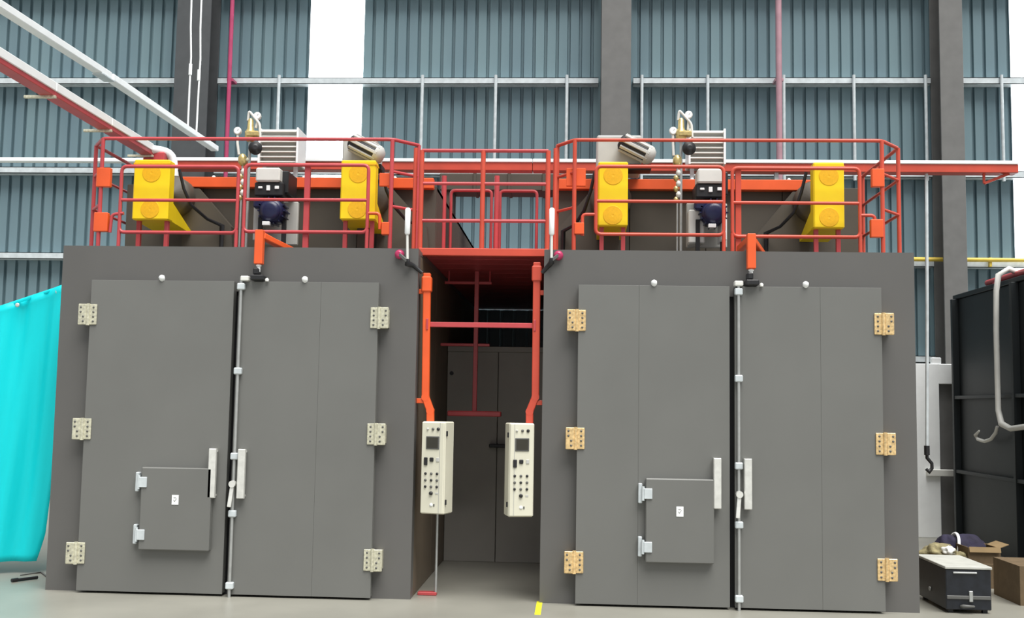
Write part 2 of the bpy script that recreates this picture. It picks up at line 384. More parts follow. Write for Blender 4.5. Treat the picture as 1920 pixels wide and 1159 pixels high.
# rear casings that stand on the oven roofs
def casing(x0, x1, label, n):
    t = thing('roof_casing', ((x0+x1)/2, 1.6, HT), label, 'casing', 'brown-grey casings on the oven roofs')
    zt = 4.0; st = (x1-x0)/n
    for k in range(n): MB().box(x0+k*st+0.003, x0+(k+1)*st-0.003, 1.6, 1.66, HT, zt, 0.003).build('front_panel', 'casing', t)
    for k in range(4):
        for xa in (x0, x1-0.05): MB().box(xa, xa+0.05, 1.66+k*1.12, 1.66+(k+1)*1.12-0.006, HT, zt, 0.003).build('side_panel', 'casing', t)
    MB().box(x0, x1, 1.66, 6.14, zt-0.04, zt).build('top_panel', 'casing', t)
    MB().box(x0, x1, 6.14, 6.2, HT, zt).build('rear_panel', 'casing', t)
c1x = (at(236, 400, 1.6).x, at(790, 400, 1.6).x-0.30); c2x = (at(1040, 400, 1.6).x+0.02, at(1612, 400, 1.6).x)
casing(c1x[0], 3.22, 'brown-grey sheet casing on the roof of the ivory-hinged oven', 4)
casing(4.46, c2x[1], 'brown-grey sheet casing on the roof of the brass-hinged oven', 4)
for (xa, xb, lb) in ((at(325, 343, 1.5).x, 3.2, 'long orange beam across the casing of the ivory-hinged oven'),
                     (4.47, at(1560, 343, 1.5).x, 'long orange beam across the casing of the brass-hinged oven')):
    b = thing('orange_beam', ((xa+xb)/2, 1.53, 3.95), lb, 'beam', 'orange beams')
    g = MB(); g.box(xa, xb, 1.50, 1.595, 3.955, 4.065, 0.006); g.build('beam_body', 'orange', b)
    for k in range(3):
        xx = xa + (xb-xa)*(0.15+0.35*k); MB().lathe((xx, 1.55, 4.06), Z, [(0.02, 0), (0.02, 0.02), (0.008, 0.03)], 8).build('bolt_head', 'galv', b)
# dark duct linking the casings
dz0, dz1 = at(920, 357, 4.0).z, at(920, 325, 4.0).z
dct = thing('linking_duct', (3.84, 4.2, 4.0), 'dark brown sheet duct linking the two roof casings above the walkway', 'duct')
MB().box(2.95, 4.75, 4.0, 4.45, dz0, dz1, 0.01).build('duct_body', 'casing', dct)
for xx in (3.4, 3.84, 4.28): MB().box(xx-0.02, xx+0.02, 3.985, 4.465, dz0-0.01, dz1+0.01, 0.004).build('duct_flange', 'casing', dct)
for xx in (3.0, 4.6): MB().box(xx, xx+0.12, 4.05, 4.4, 4.0, dz0, 0.004).build('duct_leg', 'casing', dct)

# ------------------------------------------------------------------ cable trays
TY = 2.3
tr = thing('cable_tray', (4.5, TY, 4.30), 'long orange cable tray with white lid running across behind the machines', 'cable tray')
xs = [at(325, 300, TY).x, 2.2, 4.2, 6.2, 8.0, at(1910, 312, TY).x]
for a, b_ in zip(xs, xs[1:]):
    MB().box(a+0.002, b_-0.002, TY, TY+0.16, 4.325, 4.415, 0.004).build('tray_channel', 'red', tr)
    MB().box(a+0.002, b_-0.002, TY-0.015, TY+0.175, 4.415, 4.455, 0.006).build('tray_lid', 'white', tr)
for xx in (0.9, 2.6, 4.9, 6.9): MB().box(xx-0.02, xx+0.02, TY+0.05, TY+0.11, 3.995, 4.326).build('tray_post', 'galv', tr)
e = at(1895, 330, TY)
MB().beam((9.42, TY+0.08, 4.33), (9.15, TY+0.08, 4.22), 0.03, 0.03).beam((9.15, TY+0.08, 4.22), (9.15, TY+0.08, 4.33), 0.025, 0.025).build('end_bracket', 'red', tr)
wp = thing('white_conduit', (-1.6, TY, 4.37), 'white horizontal conduit entering the orange tray beyond the cyan tarpaulin', 'conduit')
MB().box(-4.5, xs[0]-0.28, TY+0.02, TY+0.10, 4.405, 4.455, 0.01).build('conduit_run', 'white', wp)
MB().box(-2.2, -2.12, TY, TY+0.12, 4.37, 4.405).build('conduit_clip', 'galv', wp)
MB().box(xs[0]-0.28, xs[0], TY+0.02, TY+0.10, 4.405, 4.452, 0.01).build('conduit_run', 'white', wp)
# tray coming towards the viewer
ft = thing('overhead_tray', (-0.06, -1.0, 4.40), 'overhead red cable tray with white lid descending to the first yellow belt guard', 'cable tray')
ys = [-3.0, -0.35, 0.85, 1.95]
for a, b_ in zip(ys, ys[1:]):
    MB().box(-0.115, 0.015, a+0.004, b_-0.004, 4.40, 4.445, 0.004).build('tray_channel', 'crimson', ft)
    MB().box(-0.125, 0.025, a+0.004, b_-0.004, 4.445, 4.525, 0.006).build('tray_lid', 'white', ft)
    MB().box(-0.26, 0.03, b_-0.03, b_+0.0, 4.375, 4.40, 0.003).build('tray_hanger', 'ivory_metal', ft)
q = rpath([(-0.05, 1.92, 4.47), (0.18, 2.1, 4.46), (0.20, 2.12, 4.2)], 0.12); MB().tube(q, 0.05, 10).build('bend_conduit', 'white', ft)
MB().box(-0.10, 0.14, 1.96, 2.10, 4.33, 4.44, 0.01).build('bend_box', 'crimson', ft)

# white hung trunking and its cables
tk = thing('hanging_trunking', (-1.55, 5, 6.0), 'white overhead trunking of two lengths hanging above the roof railing', 'trunking')
a0 = atz(10, 22, 6.0); a1 = atz(203, 143, 6.0); a2 = atz(403, 279, 6.0)
dirv = (a2-a0).normalized()
MB().beam(a0-dirv*3.5, a1-dirv*0.02, 0.13, 0.09, 0.008).build('trunking_length', 'white', tk)
MB().beam(a1+dirv*0.03, a2, 0.13, 0.09, 0.008).build('trunking_length', 'white', tk)
MB().beam(a1-dirv*0.3-Z*0.055, a1+dirv*0.05-Z*0.055, 0.15, 0.02).build('joint_plate', 'galv', tk)
for (pt_, pb, lb) in (((360, 0), (352, 243), 'thin white cable hanging in front of the dark column, farther from the magenta pipe'), ((379, 0), (368, 252), 'thin white cable hanging in front of the dark column, nearer the magenta pipe')):
    b = atz(pb[0], pb[1], 6.05); yy = b.y; tp = at(pt_[0], pt_[1]-30, yy); md = (tp+b)/2 + X*0.02
    c = thing('hanging_cable', b, lb, 'cable', 'hanging white cables')
    MB().tube([tp, tp*0.7+b*0.3, md, tp*0.3+b*0.7+X*0.01, b], 0.016, 6).build('cable_run', 'white', c)
    MB().cyl(b+Z*0.9, b+Z*1.08, 0.028, 8).build('cable_joint', 'white', c)
# painted vertical pipes
for (pxa, pxb, yb, r, mt_, lb) in ((433, 425, 300, 0.036, 'magenta', 'slim magenta pipe rising beside the dark column'), (1457, 1462, 312, 0.052, 'pinkpipe', 'thick pale pink pipe rising up the wall between sag rods')):
    a = at(pxa, -20, 8.55); b = at(pxb, yb, 8.55)
    pp = thing('vertical_pipe', (b.x, 8.55, 3.2), lb, 'pipe')
    MB().cyl((b.x, 8.55, 0), (b.x+(a.x-b.x)*0.3, 8.55, 10.3), r, 12).build('pipe_run', mt_, pp)
    for zz in (4.3, 7.25): MB().box(b.x-r-0.02, b.x+r+0.02, 8.55, 8.765, zz, zz+0.05, 0.004).build('pipe_clamp', mt_, pp)
yp = thing('yellow_gas_pipe', (12, 8.7, 4.2), 'yellow horizontal pipe running along the wall above the black container', 'pipe')
MB().cyl((8.8, 8.70, 4.26), (16, 8.70, 4.26), 0.036, 10).build('pipe_run', 'yellow_pipe', yp)
MB().box(11.55, 11.59, 8.70, 8.765, 4.15, 4.30).build('pipe_clamp', 'yellow_pipe', yp)

# ------------------------------------------------------------------ roof railings
RY = 0.62; RZ = 4.255; RR = 0.0175
def rail_set(name, label, xa, xb, back_l, back_r, side_l, side_r, mt_, mids_l, mids_r):
    t = thing(name, ((xa+xb)/2, RY, HT), label, 'railing', 'red roof railings')
    pts = []
    if side_l: pts.append((back_l[0]+0.0, back_l[1]+side_l, RZ))
    pts += [(back_l[0], back_l[1], RZ), (xa, RY, RZ), (xb, RY, RZ), (back_r[0], back_r[1], RZ)]
    if side_r: pts.append((back_r[0], back_r[1]+side_r, RZ))
    MB().tube(rpath(pts, 0.05), RR, 8).build('top_rail', mt_, t)
    posts = [(xa, RY), (xb, RY), back_l, back_r]
    if side_l: posts.append((back_l[0], back_l[1]+side_l))
    if side_r: posts.append((back_r[0], back_r[1]+side_r))
    for (px_, py_) in posts:
        MB().cyl((px_, py_, HT), (px_, py_, RZ), RR*1.15, 10).build('post', mt_, t)
    for zz in (3.94, 3.60):
        MB().cyl((xa, RY, zz), (back_l[0], back_l[1], zz-0.0), RR*0.85, 8).build('mid_rail', mt_, t)
        MB().cyl((xb, RY, zz), (back_r[0], back_r[1], zz-0.0), RR*0.85, 8).build('mid_rail', mt_, t)
        if side_l: MB().cyl((back_l[0], back_l[1], zz), (back_l[0], back_l[1]+side_l, zz), RR*0.85, 8).build('mid_rail', mt_, t)
        if side_r: MB().cyl((back_r[0], back_r[1], zz), (back_r[0], back_r[1]+side_r, zz), RR*0.85, 8).build('mid_rail', mt_, t)
    return t
l0 = at(190, 262, RY).x; l1 = at(736, 262, RY).x; r0 = at(1078, 262, RY).x; r1 = at(1653, 262, RY).x
rl = rail_set('guard_railing', 'crimson guard railing on the roof of the ivory-hinged oven', l0+0.02, l1, (0.03-0.19, 0.92), (3.13, 0.86), 1.3, 0, 'crimson', 0, 0)
rr_ = rail_set('guard_railing', 'orange-red guard railing on the roof of the brass-hinged oven', r0, r1, (4.50, 0.86), (7.80, 0.92), 0, 1.3, 'red', 0, 0)
# the outer returns stand on brackets beside the roof edge
MB().box(-0.22, 0.06, 0.86, 0.98, HT-0.03, HT+0.02, 0.004).box(-0.22, 0.06, 2.16, 2.28, HT-0.03, HT+0.02, 0.004).build('outrigger', 'frame', rl)
MB().box(7.60, 7.86, 0.86, 0.98, HT-0.03, HT+0.02, 0.004).box(7.60, 7.86, 2.16, 2.28, HT-0.03, HT+0.02, 0.004).build('outrigger', 'frame', rr_)
def clamp(t, px, py, mt_='orange', wpx=24, hpx=36):
    a = at(px-wpx/2, py-hpx/2, RY-0.03); b = at(px+wpx/2, py+hpx/2, RY-0.03)
    MB().box(a.x, b.x, RY-0.03, RY+0.03, b.z, a.z, 0.006).build('clamp_plate', mt_, t)
for (px, py) in ((193, 332), (188, 416)): clamp(rl, px, py, 'orange', 24, 36)
for (px, py) in ((1647, 333), (1645, 428)): clamp(rr_, px, py, 'orange', 24, 34)
clamp(rr_, 1086, 428, 'orange', 18, 22); clamp(rl, 722, 428, 'orange', 14, 24)
def big_plate(t, px0, py0, px1, py1):
    a = at(px0, py0, RY+0.06); b = at(px1, py1, RY+0.06)
    MB().box(a.x, b.x, RY+0.04, RY+0.07, b.z, a.z, 0.005).build('clamp_plate', 'orange', t)
big_plate(rl, 712, 325, 738, 350); big_plate(rr_, 1062, 316, 1098, 350)
# small bent bars beside the clamps
def bent(t, pts, mt_):
    MB().tube(rpath([at(a, b, RY) for a, b in pts], 0.04), RR*0.9, 8).build('bent_bar', mt_, t)
bent(rr_, ((1118, 402), (1092, 402), (1092, 442)), 'red'); bent(rr_, ((1614, 404), (1640, 404), (1642, 440)), 'red')
bent(rl, ((690, 400), (712, 400), (712, 430)), 'orange'); bent(rl, ((232, 400), (210, 402), (206, 436)), 'crimson')

def gate(px0, px1, ytop, ymid, ybot, label, mt_, extra=None, posts=(True, True)):
    a = at(px0, ytop, RY); b = at(px1, ybot, RY); zt, zb = a.z, b.z
    zm = at(px0, ymid, RY).z; xa, xb = a.x, b.x
    t = thing('railing_gate', ((xa+xb)/2, RY, HT), label, 'gate', 'removable roof railing gates')
    loop = []
    cs = [(xa, zb), (xa, zt), (xb, zt), (xb, zb)]
    for i in range(4):
        p0, c, p1 = cs[i-1], cs[i], cs[(i+1) % 4]
        loop += bend((p0[0], RY, p0[1]), (c[0], RY, c[1]), (p1[0], RY, p1[1]), 0.055)
    MB().tube(loop, RR, 8, True).build('outer_frame', mt_, t)
    MB().cyl((xa, RY, zm), (xb, RY, zm), RR*0.92, 8).build('mid_rail', mt_, t)
    for k, xx in enumerate((xa, xb)):
        if posts[k]: MB().cyl((xx, RY, HT), (xx, RY, zb+0.03), RR*1.05, 8).build('foot', mt_, t)
    if extra:
        xe = at(extra, ymid, RY).x; MB().beam((xe, RY+0.035, HT), (xe, RY+0.035, zt-0.01), 0.055, 0.04, 0.004).build('centre_post', mt_, t)
    return t
gate(229, 443, 312, 375, 437, 'crimson gate frame in front of the first yellow belt guard from the cyan tarpaulin', 'crimson', None, (True, True))
gate(461, 688, 309, 374, 436, 'crimson gate frame in front of the motor beside the white daylit strip', 'crimson', 574)
gate(1118, 1357, 312, 377, 441, 'orange-red gate frame in front of the gas burner on the brass-hinged oven', 'red', None, (False, True))
gate(1373, 1613, 315, 380, 445, 'orange-red gate frame in front of the last yellow belt guard', 'red', 1385)
# standing posts behind the outer gates
for (px, lbl) in ((280, 0), ):
    pass

# ------------------------------------------------------------------ walkway between the ovens
wk = thing('walkway', (3.84, 0.3, 3.05), 'orange-red walkway with railings bridging the two ovens', 'walkway')
za, zb = 3.075, 3.145
MB().box(3.24, 4.44, 0.26, 0.32, za, zb, 0.005).build('front_channel', 'red', wk)
for k in range(16): MB().box(3.24, 4.44, 0.33+k*0.36, 0.33+(k+1)*0.36-0.006, 3.101, 3.125, 0.003).build('deck_plate', 'crimson', wk)  # rear plates added beyond the walkway to keep the gap below dark
WZ = 4.068
for xx in (3.245, 3.82, 4.425): MB().cyl((xx, 0.29, zb-0.01), (xx, 0.29, WZ), RR*1.3, 10).build('post', 'red', wk)
for xx in (3.225, 4.445): MB().cyl((xx-0.045*(1 if xx < 4 else -1), 0.33, 3.1), (xx-0.045*(1 if xx < 4 else -1), 0.33, 4.10), RR*1.1, 10).build('post', 'red', wk)
for zz, r in ((WZ, 1.0), (3.755, 0.9), (3.405, 0.9)): MB().cyl((3.245, 0.29, zz), (4.425, 0.29, zz), RR*r, 8).build('rail', 'crimson', wk)
# back railing of the walkway
def back_gate(pxa, pxb, yt):
    a = at(pxa, yt, 2.4); b = at(pxb, yt, 2.4)
    MB().tube(rpath([(a.x, 2.4, 3.12), (a.x, 2.4, a.z), (b.x, 2.4, a.z), (b.x, 2.4, 3.12)], 0.05), RR, 8).build('back_gate', 'crimson', wk)
back_gate(846, 922, 357); back_gate(938, 1007, 358)
for px, yt in ((833, 330), (932, 330)):
    a = at(px, yt, 2.2); MB().cyl((a.x, 2.2, 3.12), (a.x, 2.2, a.z), RR*1.7, 8).build('back_post', 'crimson', wk)
for zz in (3.45, 3.78): MB().cyl((3.30, 2.42, zz), (4.40, 2.42, zz), RR*0.8, 8).build('back_rail', 'crimson', wk)
# rack hanging under the deck
rk = thing('hanging_rack', (3.62, 1.6, 1.62), 'dark crimson T-shaped rack hanging under the walkway in the gap', 'rack')
a = at(893, 600, 1.6)
MB().beam((a.x, 1.6, at(893, 775, 1.6).z), (a.x, 1.6, 3.10), 0.045, 0.045, 0.004).build('upright', 'crimson', rk)
for (pxa, pxb, py) in ((834, 922, 530), (826, 918, 646)):
    b = at(pxa, py, 1.6); c = at(pxb, py, 1.6); MB().beam((b.x, 1.6, b.z), (c.x, 1.6, b.z), 0.028, 0.028, 0.004).build('cross_arm', 'crimson', rk)
b = at(840, 775, 1.6); c = at(940, 775, 1.6)
MB().beam((b.x, 1.6, b.z), (c.x, 1.6, b.z), 0.16, 0.055, 0.01).build('foot_bar', 'crimson', rk)
for px in (842, 919): b = at(px, 512, 1.6); MB().cyl((b.x, 1.6, b.z-0.1), (b.x, 1.6, 3.10), 0.010, 6).build('hanger_bar', 'crimson', rk)

# ------------------------------------------------------------------ control boxes on their orange uprights
def upright(label, pts, brs, mt_, sgn, xo):
    ps = [at(px, py, 0.10) for px, py in pts]; ps = [Vector((p.x, 0.10, p.z)) for p in ps]
    t = thing('conduit_upright', (ps[-1].x, 0.1, ps[-1].z), label, 'conduit', 'orange uprights in the gap')
    for p_, q_ in zip(ps, ps[1:]):
        d_ = (q_-p_).normalized()*0.012; MB().beam(p_-d_, q_+d_, 0.066, 0.062, 0.006, up=(0, 1, 0)).build('square_tube', mt_, t)
    for p_ in ps[1:-1]: MB().cyl((p_.x, 0.068, p_.z), (p_.x, 0.132, p_.z), 0.035, 14).build('elbow', mt_, t)
    MB().box(ps[0].x-0.045, ps[0].x+0.045, 0.055, 0.145, ps[0].z-0.16, ps[0].z-0.02, 0.01).build('top_collar', mt_, t)
    for py in brs:
        z = at(800, py, 0.1).z; MB().box(min(xo, ps[0].x), max(xo, ps[0].x), 0.08, 0.12, z-0.022, z+0.022, 0.004).build('bracket', mt_, t)
    return t
ul = upright('bright orange upright above the control box with black side hinges', ((801, 515), (798, 745), (807, 770), (807, 800)), (547, 752), 'orange', 1, 3.277)
ur = upright('crimson-orange upright above the control box nearer the brass hinges', ((1007, 495), (1004, 745), (993, 772), (993, 803)), (547, 752), 'red', -1, 4.408)
cbz = at(850, 609, 0.1).z
cb = thing('cross_bar', (3.84, 0.1, cbz-0.03), 'dark crimson cross bar joining the two orange uprights', 'bar')
MB().beam((3.36, 0.11, cbz), (4.335, 0.11, cbz), 0.04, 0.045, 0.004).build('bar_body', 'crimson', cb)
for xx in (3.36, 4.33): MB().box(xx-0.01, xx+0.01, 0.06, 0.15, cbz-0.05, cbz+0.05, 0.003).build('end_plate', 'crimson', cb)

def control_box(px0, px1, py0, py1, rot, label, hinge_side, sd_):
    a = at(px0, py0, -0.05); b = at(px1, py1, -0.05); zt, zb = a.z, b.z
    W, D = 0.225, 0.20; cx = (a.x+b.x)/2; H_ = zt-zb
    t = thing('control_box', (cx, 0.02, zb), label, 'control box', 'cream control boxes')
    t.rotation_euler.z = rot
    def P(o): return o
    loc = root_loc(t)
    def B(name, mt_, mb, parent=t):
        return mb.build(name, mt_, parent)
    bx = lambda m_, x0, x1, y0, y1, z0, z1, bv=0.0: m_.box(cx+x0, cx+x1, loc.y+y0, loc.y+y1, zb+z0, zb+z1, bv)
    B('enclosure', 'cream', bx(MB(), -W/2, W/2, -0.07, D-0.07, 0, H_, 0.010))
    B('front_door', 'cream', bx(MB(), -W/2+0.006, W/2-0.006, -0.088, -0.071, 0.006, H_-0.006, 0.006))
    fy = -0.088
    for k, (m_, rr) in enumerate((('palegrey', 0.010), ('darkgrey', 0.012), ('black', 0.014))):
        B('indicator', m_, MB().lathe((cx-0.055+0.05*k+0.006, loc.y+fy+0.002, zb+H_*0.918), (0, -1, 0), [(rr, 0), (rr, 0.010), (rr*0.5, 0.016)], 12))
    sc = B('screen_bezel', 'darkgrey', bx(MB(), -0.062, 0.062, fy-0.008, fy+0.002, H_*0.70, H_*0.84, 0.003))
    B('screen', 'darkscreen', bx(MB(), -0.053, 0.053, fy-0.0095, fy-0.006, H_*0.713, H_*0.827), sc)
    B('rocker_switch', 'black', bx(MB(), -0.078, -0.045, fy-0.012, fy+0.002, H_*0.525, H_*0.61, 0.004))
    B('square_switch', 'black', bx(MB(), -0.024, 0.012, fy-0.012, fy+0.002, H_*0.565, H_*0.61, 0.005))
    B('grey_meter', 'palegrey', bx(MB(), 0.036, 0.066, fy-0.006, fy+0.002, H_*0.565, H_*0.61, 0.003))
    for r in range(3):
        for c in range(3):
            B('push_button', 'darkgrey' if (r+c) % 2 else 'black', MB().lathe((cx-0.062+0.055*c, loc.y+fy+0.002, zb+H_*(0.435-0.07*r)), (0, -1, 0), [(0.012, 0), (0.012, 0.006), (0.009, 0.012), (0.003, 0.013)], 12))
    B('selector_knob', 'black', MB().lathe((cx-0.005, loc.y+fy+0.002, zb+H_*0.225), (0, -1, 0), [(0.017, 0), (0.016, 0.016), (0.008, 0.02)], 14))
    B('small_plate', 'palegrey', bx(MB(), 0.035, 0.062, fy-0.003, fy+0.002, H_*0.215, H_*0.235, 0.001))
    bd = B('key_plate', 'white', MB().lathe((cx-0.002, loc.y+fy+0.002, zb+H_*0.10), (0, -1, 0), [(0.016, 0), (0.015, 0.006), (0.004, 0.008)], 14))
    B('key_slot', 'darkgrey', bx(MB(), 0.018, 0.03, fy-0.004, fy+0.002, H_*0.085, H_*0.112, 0.001), bd)
    hs = W/2 if hinge_side > 0 else -W/2
    for zz in (0.13, 0.87):
        B('box_hinge', 'black', MB().cyl((cx+hs, loc.y-0.045, zb+H_*zz-0.022), (cx+hs, loc.y-0.045, zb+H_*zz+0.022), 0.013, 8))
    B('door_seam', 'midgrey', bx(MB(), hs-0.045*hinge_side-0.002, hs-0.045*hinge_side+0.002, fy-0.0012, fy, 0.01, H_-0.01))
    return t
control_box(786, 846, 790, 965, math.radians(-16), 'cream control box with black side hinges below the bright orange upright', 1, 1)
control_box(946, 1002, 793, 970, math.radians(14), 'cream control box beside the brass-hinged oven, in front of the black bracket', -1, -1)
# drop conduit under the first control box
dc_ = thing('drop_conduit', (3.49, 0.25, 0), 'thin grey conduit dropping to the floor under the first cream control box', 'conduit')
a = at(820, 966, 0.25); MB().cyl((a.x, 0.25, 0.02), (a.x, 0.25, 0.76), 0.012, 8).build('conduit_run', 'rod', dc_)
MB().box(a.x-0.16, a.x+0.01, 0.22, 0.30, 0.0, 0.03, 0.005).build('red_foot', 'crimson', dc_)

# ------------------------------------------------------------------ signal lamps at the inner top corners
def signal(px, y0, y1, y2, knob, armpts, label):
    Yp = -0.06; a = at(px, y0, Yp); b = at(px, y1, Yp); c = at(px-1, y2, Yp)
    t = thing('tube_lamp', (c.x, Yp, c.z), label, 'lamp', 'white tube lamps')
    MB().tube([(a.x, Yp, a.z), (a.x, Yp, a.z-0.012), (a.x, Yp, b.z+0.012), (a.x, Yp, b.z)], [0.014, 0.025, 0.025, 0.017], 12).build('lamp_tube', 'white', t)
    MB().cyl((a.x, Yp, b.z), (c.x, Yp, c.z), 0.012, 10).build('stem', 'offwhite', t)
    k = at(knob[0], knob[1], Yp)
    MB().lathe((k.x, Yp+0.06, k.z), (0, -1, 0), [(0.03, 0), (0.044, 0.02), (0.04, 0.045), (0.02, 0.055)], 14).build('knob', 'redknob', t)
    MB().tube([(c.x, Yp, c.z+0.02), (c.x, Yp, c.z-0.02)] + [at(q[0], q[1], 0.0) for q in armpts], 0.017, 8).build('cable_arm', 'black', t)
    MB().beam((c.x, Yp, c.z+0.0), (k.x, Yp+0.02, k.z), 0.03, 0.03).build('bracket', 'darkgrey', t)
signal(765, 390, 440, 490, (748, 476), ((775, 498), (792, 512)), 'white tube lamp with magenta knob on the corner of the ivory-hinged oven')
signal(1035, 390, 441, 488, (1047, 478), ((1030, 497), (1016, 512)), 'white tube lamp with magenta knob on the corner of the brass-hinged oven')

# ------------------------------------------------------------------ fan units with yellow belt guards
def fan(px0, px1, py0, py1, inner, label, motor):
    a = at(px0, py0, 0.78); b = at(px1, py1, 0.78); xa, xb, zt, zb = a.x, b.x, a.z, b.z; cx = (xa+xb)/2
    t = thing('circulation_fan', (cx, 1.1, HT), label, 'fan', 'fans with yellow belt guards')
    g = MB().box(xa, xb, 0.78, 0.93, zb, zt, 0.012); gd = g.build('belt_guard', 'yellow', t)
    MB().prism([(xa+0.003, 0.90, zb+0.20), (xa+0.003, 0.90, zb+0.003), (xa+0.003, 1.46, zb-0.03), (xa+0.003, 1.46, zb+0.0)], (xb-xa-0.006, 0, 0)).build('guard_skirt', 'yellow', gd)
    MB().box(xa-0.004, xb+0.004, 0.775, 0.94, zt-0.05, zt-0.035).build('guard_band', 'amber', gd)
    for zz in (zt-0.135, zb+0.105):
        pr = [(0.093, 0), (0.093, 0.004)]
        for k in range(5): pr += [(0.090-0.018*k, 0.005), (0.080-0.018*k, 0.002)]
        MB().lathe((cx, 0.781, zz), (0, -1, 0), pr, 28).build('round_mesh', 'amber', gd)
    # fan volute and sloping support behind the guard
    MB().lathe((cx, 1.0, (zt+zb)/2+0.05), Y, [(0.06, -0.08), (0.06, 0.28), (0.19, 0.30), (0.21, 0.34), (0.21, 0.54), (0.19, 0.57)], 24).build('fan_volute', 'casing', t)
    s = inner; e0 = cx + s*(xb-xa)/2
    MB().prism([(e0-s*0.1, 1.47, zt-0.15), (e0+s*0.06, 1.47, zt-0.15), (e0+s*0.42, 1.47, zb+0.05), (e0+s*0.46, 1.47, HT), (e0-s*0.1, 1.47, HT)], (0, 0.11, 0)).build('sloping_support', 'casing', t)
    MB().tube([(e0+s*0.03, 0.96, zt-0.06), (e0+s*0.07, 1.0, zt-0.25), (e0+s*0.13, 1.05, zb+0.2), (e0+s*0.22, 1.3, zb+0.1), (e0+s*0.34, 1.42, zb+0.05), (e0+s*0.34, 1.42, HT)], 0.016, 8).build('power_cable', 'black', t)
    for xx in (xa+0.04, xb-0.04): MB().box(xx-0.02, xx+0.02, 0.86, 0.90, HT, zb+0.005).build('guard_leg', 'crimson', t)
    if motor:
        (hx0, hy0, hx1, hy1, m0, m1) = motor
        p = at(hx0, hy0, 1.2); q = at(hx1, hy1, 1.2)
        h = MB().box(p.x, q.x, 1.14, 1.52, q.z, p.z, 0.015).build('motor_housing', 'palegrey', t)
        MB().box(cx-0.08, cx+0.08, 1.2, 1.29, HT, q.z, 0.004).build('housing_pedestal', 'casing', t)
        m0 = at(m0[0], m0[1], 1.05); m1 = at(m1[0], m1[1], 1.05); d = (m1-m0).normalized(); n_ = d.cross(Y).normalized()
        mo = MB().tube([m0, m0+d*0.02, m1-d*0.05, m1-d*0.012, m1], [0.05, 0.080, 0.080, 0.075, 0.03], 18).build('motor', 'black', t)
        for k in range(5):
            ang = math.pi*(0.0+k/4); rv = n_*math.cos(ang) - Y*math.sin(ang)
            MB().obox((m0+m1)/2 + rv*0.086, (d, rv, d.cross(rv)), ((m1-m0).length/2-0.03, 0.012, 0.016), 0.004).build('cooling_fin', 'palegrey', mo)
        MB().tube([m1-d*0.06, m1-d*0.015, m1+d*0.02, m1+d*0.03], [0.098, 0.094, 0.06, 0.02], 18).build('end_bell', 'palegrey', mo)
        ring = []
        MB().box(m0.x-0.02, m1.x, 1.1, 1.3, m1.z-0.12, m1.z-0.06, 0.006).build('motor_foot', 'black', mo)
    return t
fan(252, 314, 299, 412, 1, 'yellow belt guard fan under the descending red tray', None)
fan(640, 702, 300, 412, 1, 'yellow belt guard fan in front of the white daylit strip', (645, 262, 706, 320, (656, 264), (714, 294)))
fan(1122, 1177, 303, 424, -1, 'yellow belt guard fan in front of the grey steel column', (1119, 256, 1202, 322, (1162, 264), (1222, 294)))
fan(1525, 1584, 304, 428, -1, 'yellow belt guard fan with sloping support at the far end from the tarpaulin', None)

# ------------------------------------------------------------------ louvred boxes, burners and gas trains
def louvre(px0, px1, py0, py1, label):
    a = at(px0, py0, 1.72); b = at(px1, py1, 1.72); t = thing('louvred_box', ((a.x+b.x)/2, 1.8, 4.0), label, 'vent box', 'louvred boxes')
    MB().box(a.x+0.02, b.x-0.02, 1.80, 2.06, b.z, a.z, 0.004).build('box_back', 'palegrey', t)
    for (x0_, x1_) in ((a.x, a.x+0.022), (b.x-0.022, b.x)): MB().box(x0_, x1_, 1.715, 2.06, b.z, a.z, 0.004).build('frame_side', 'white', t)
    n = 7; st = (a.z-b.z)/n
    for k in range(n):
        zc = b.z + st*(k+0.5)
        MB().obox(((a.x+b.x)/2, 1.76, zc), (X, Vector((0, 0.05, 0.028)), Vector((0, -0.028, 0.05))), ((b.x-a.x)/2-0.022, 0.034, 0.004)).build('slat', 'offwhite', t)
    for xx in (a.x+0.05, b.x-0.05): MB().box(xx-0.02, xx+0.02, 1.82, 1.86, 4.0, b.z).build('leg', 'galv', t)
louvre(485, 558, 239, 306, 'grey louvred box beside the white daylit strip')
louvre(1291, 1361, 241, 308, 'cream louvred box in front of the corrugated wall')

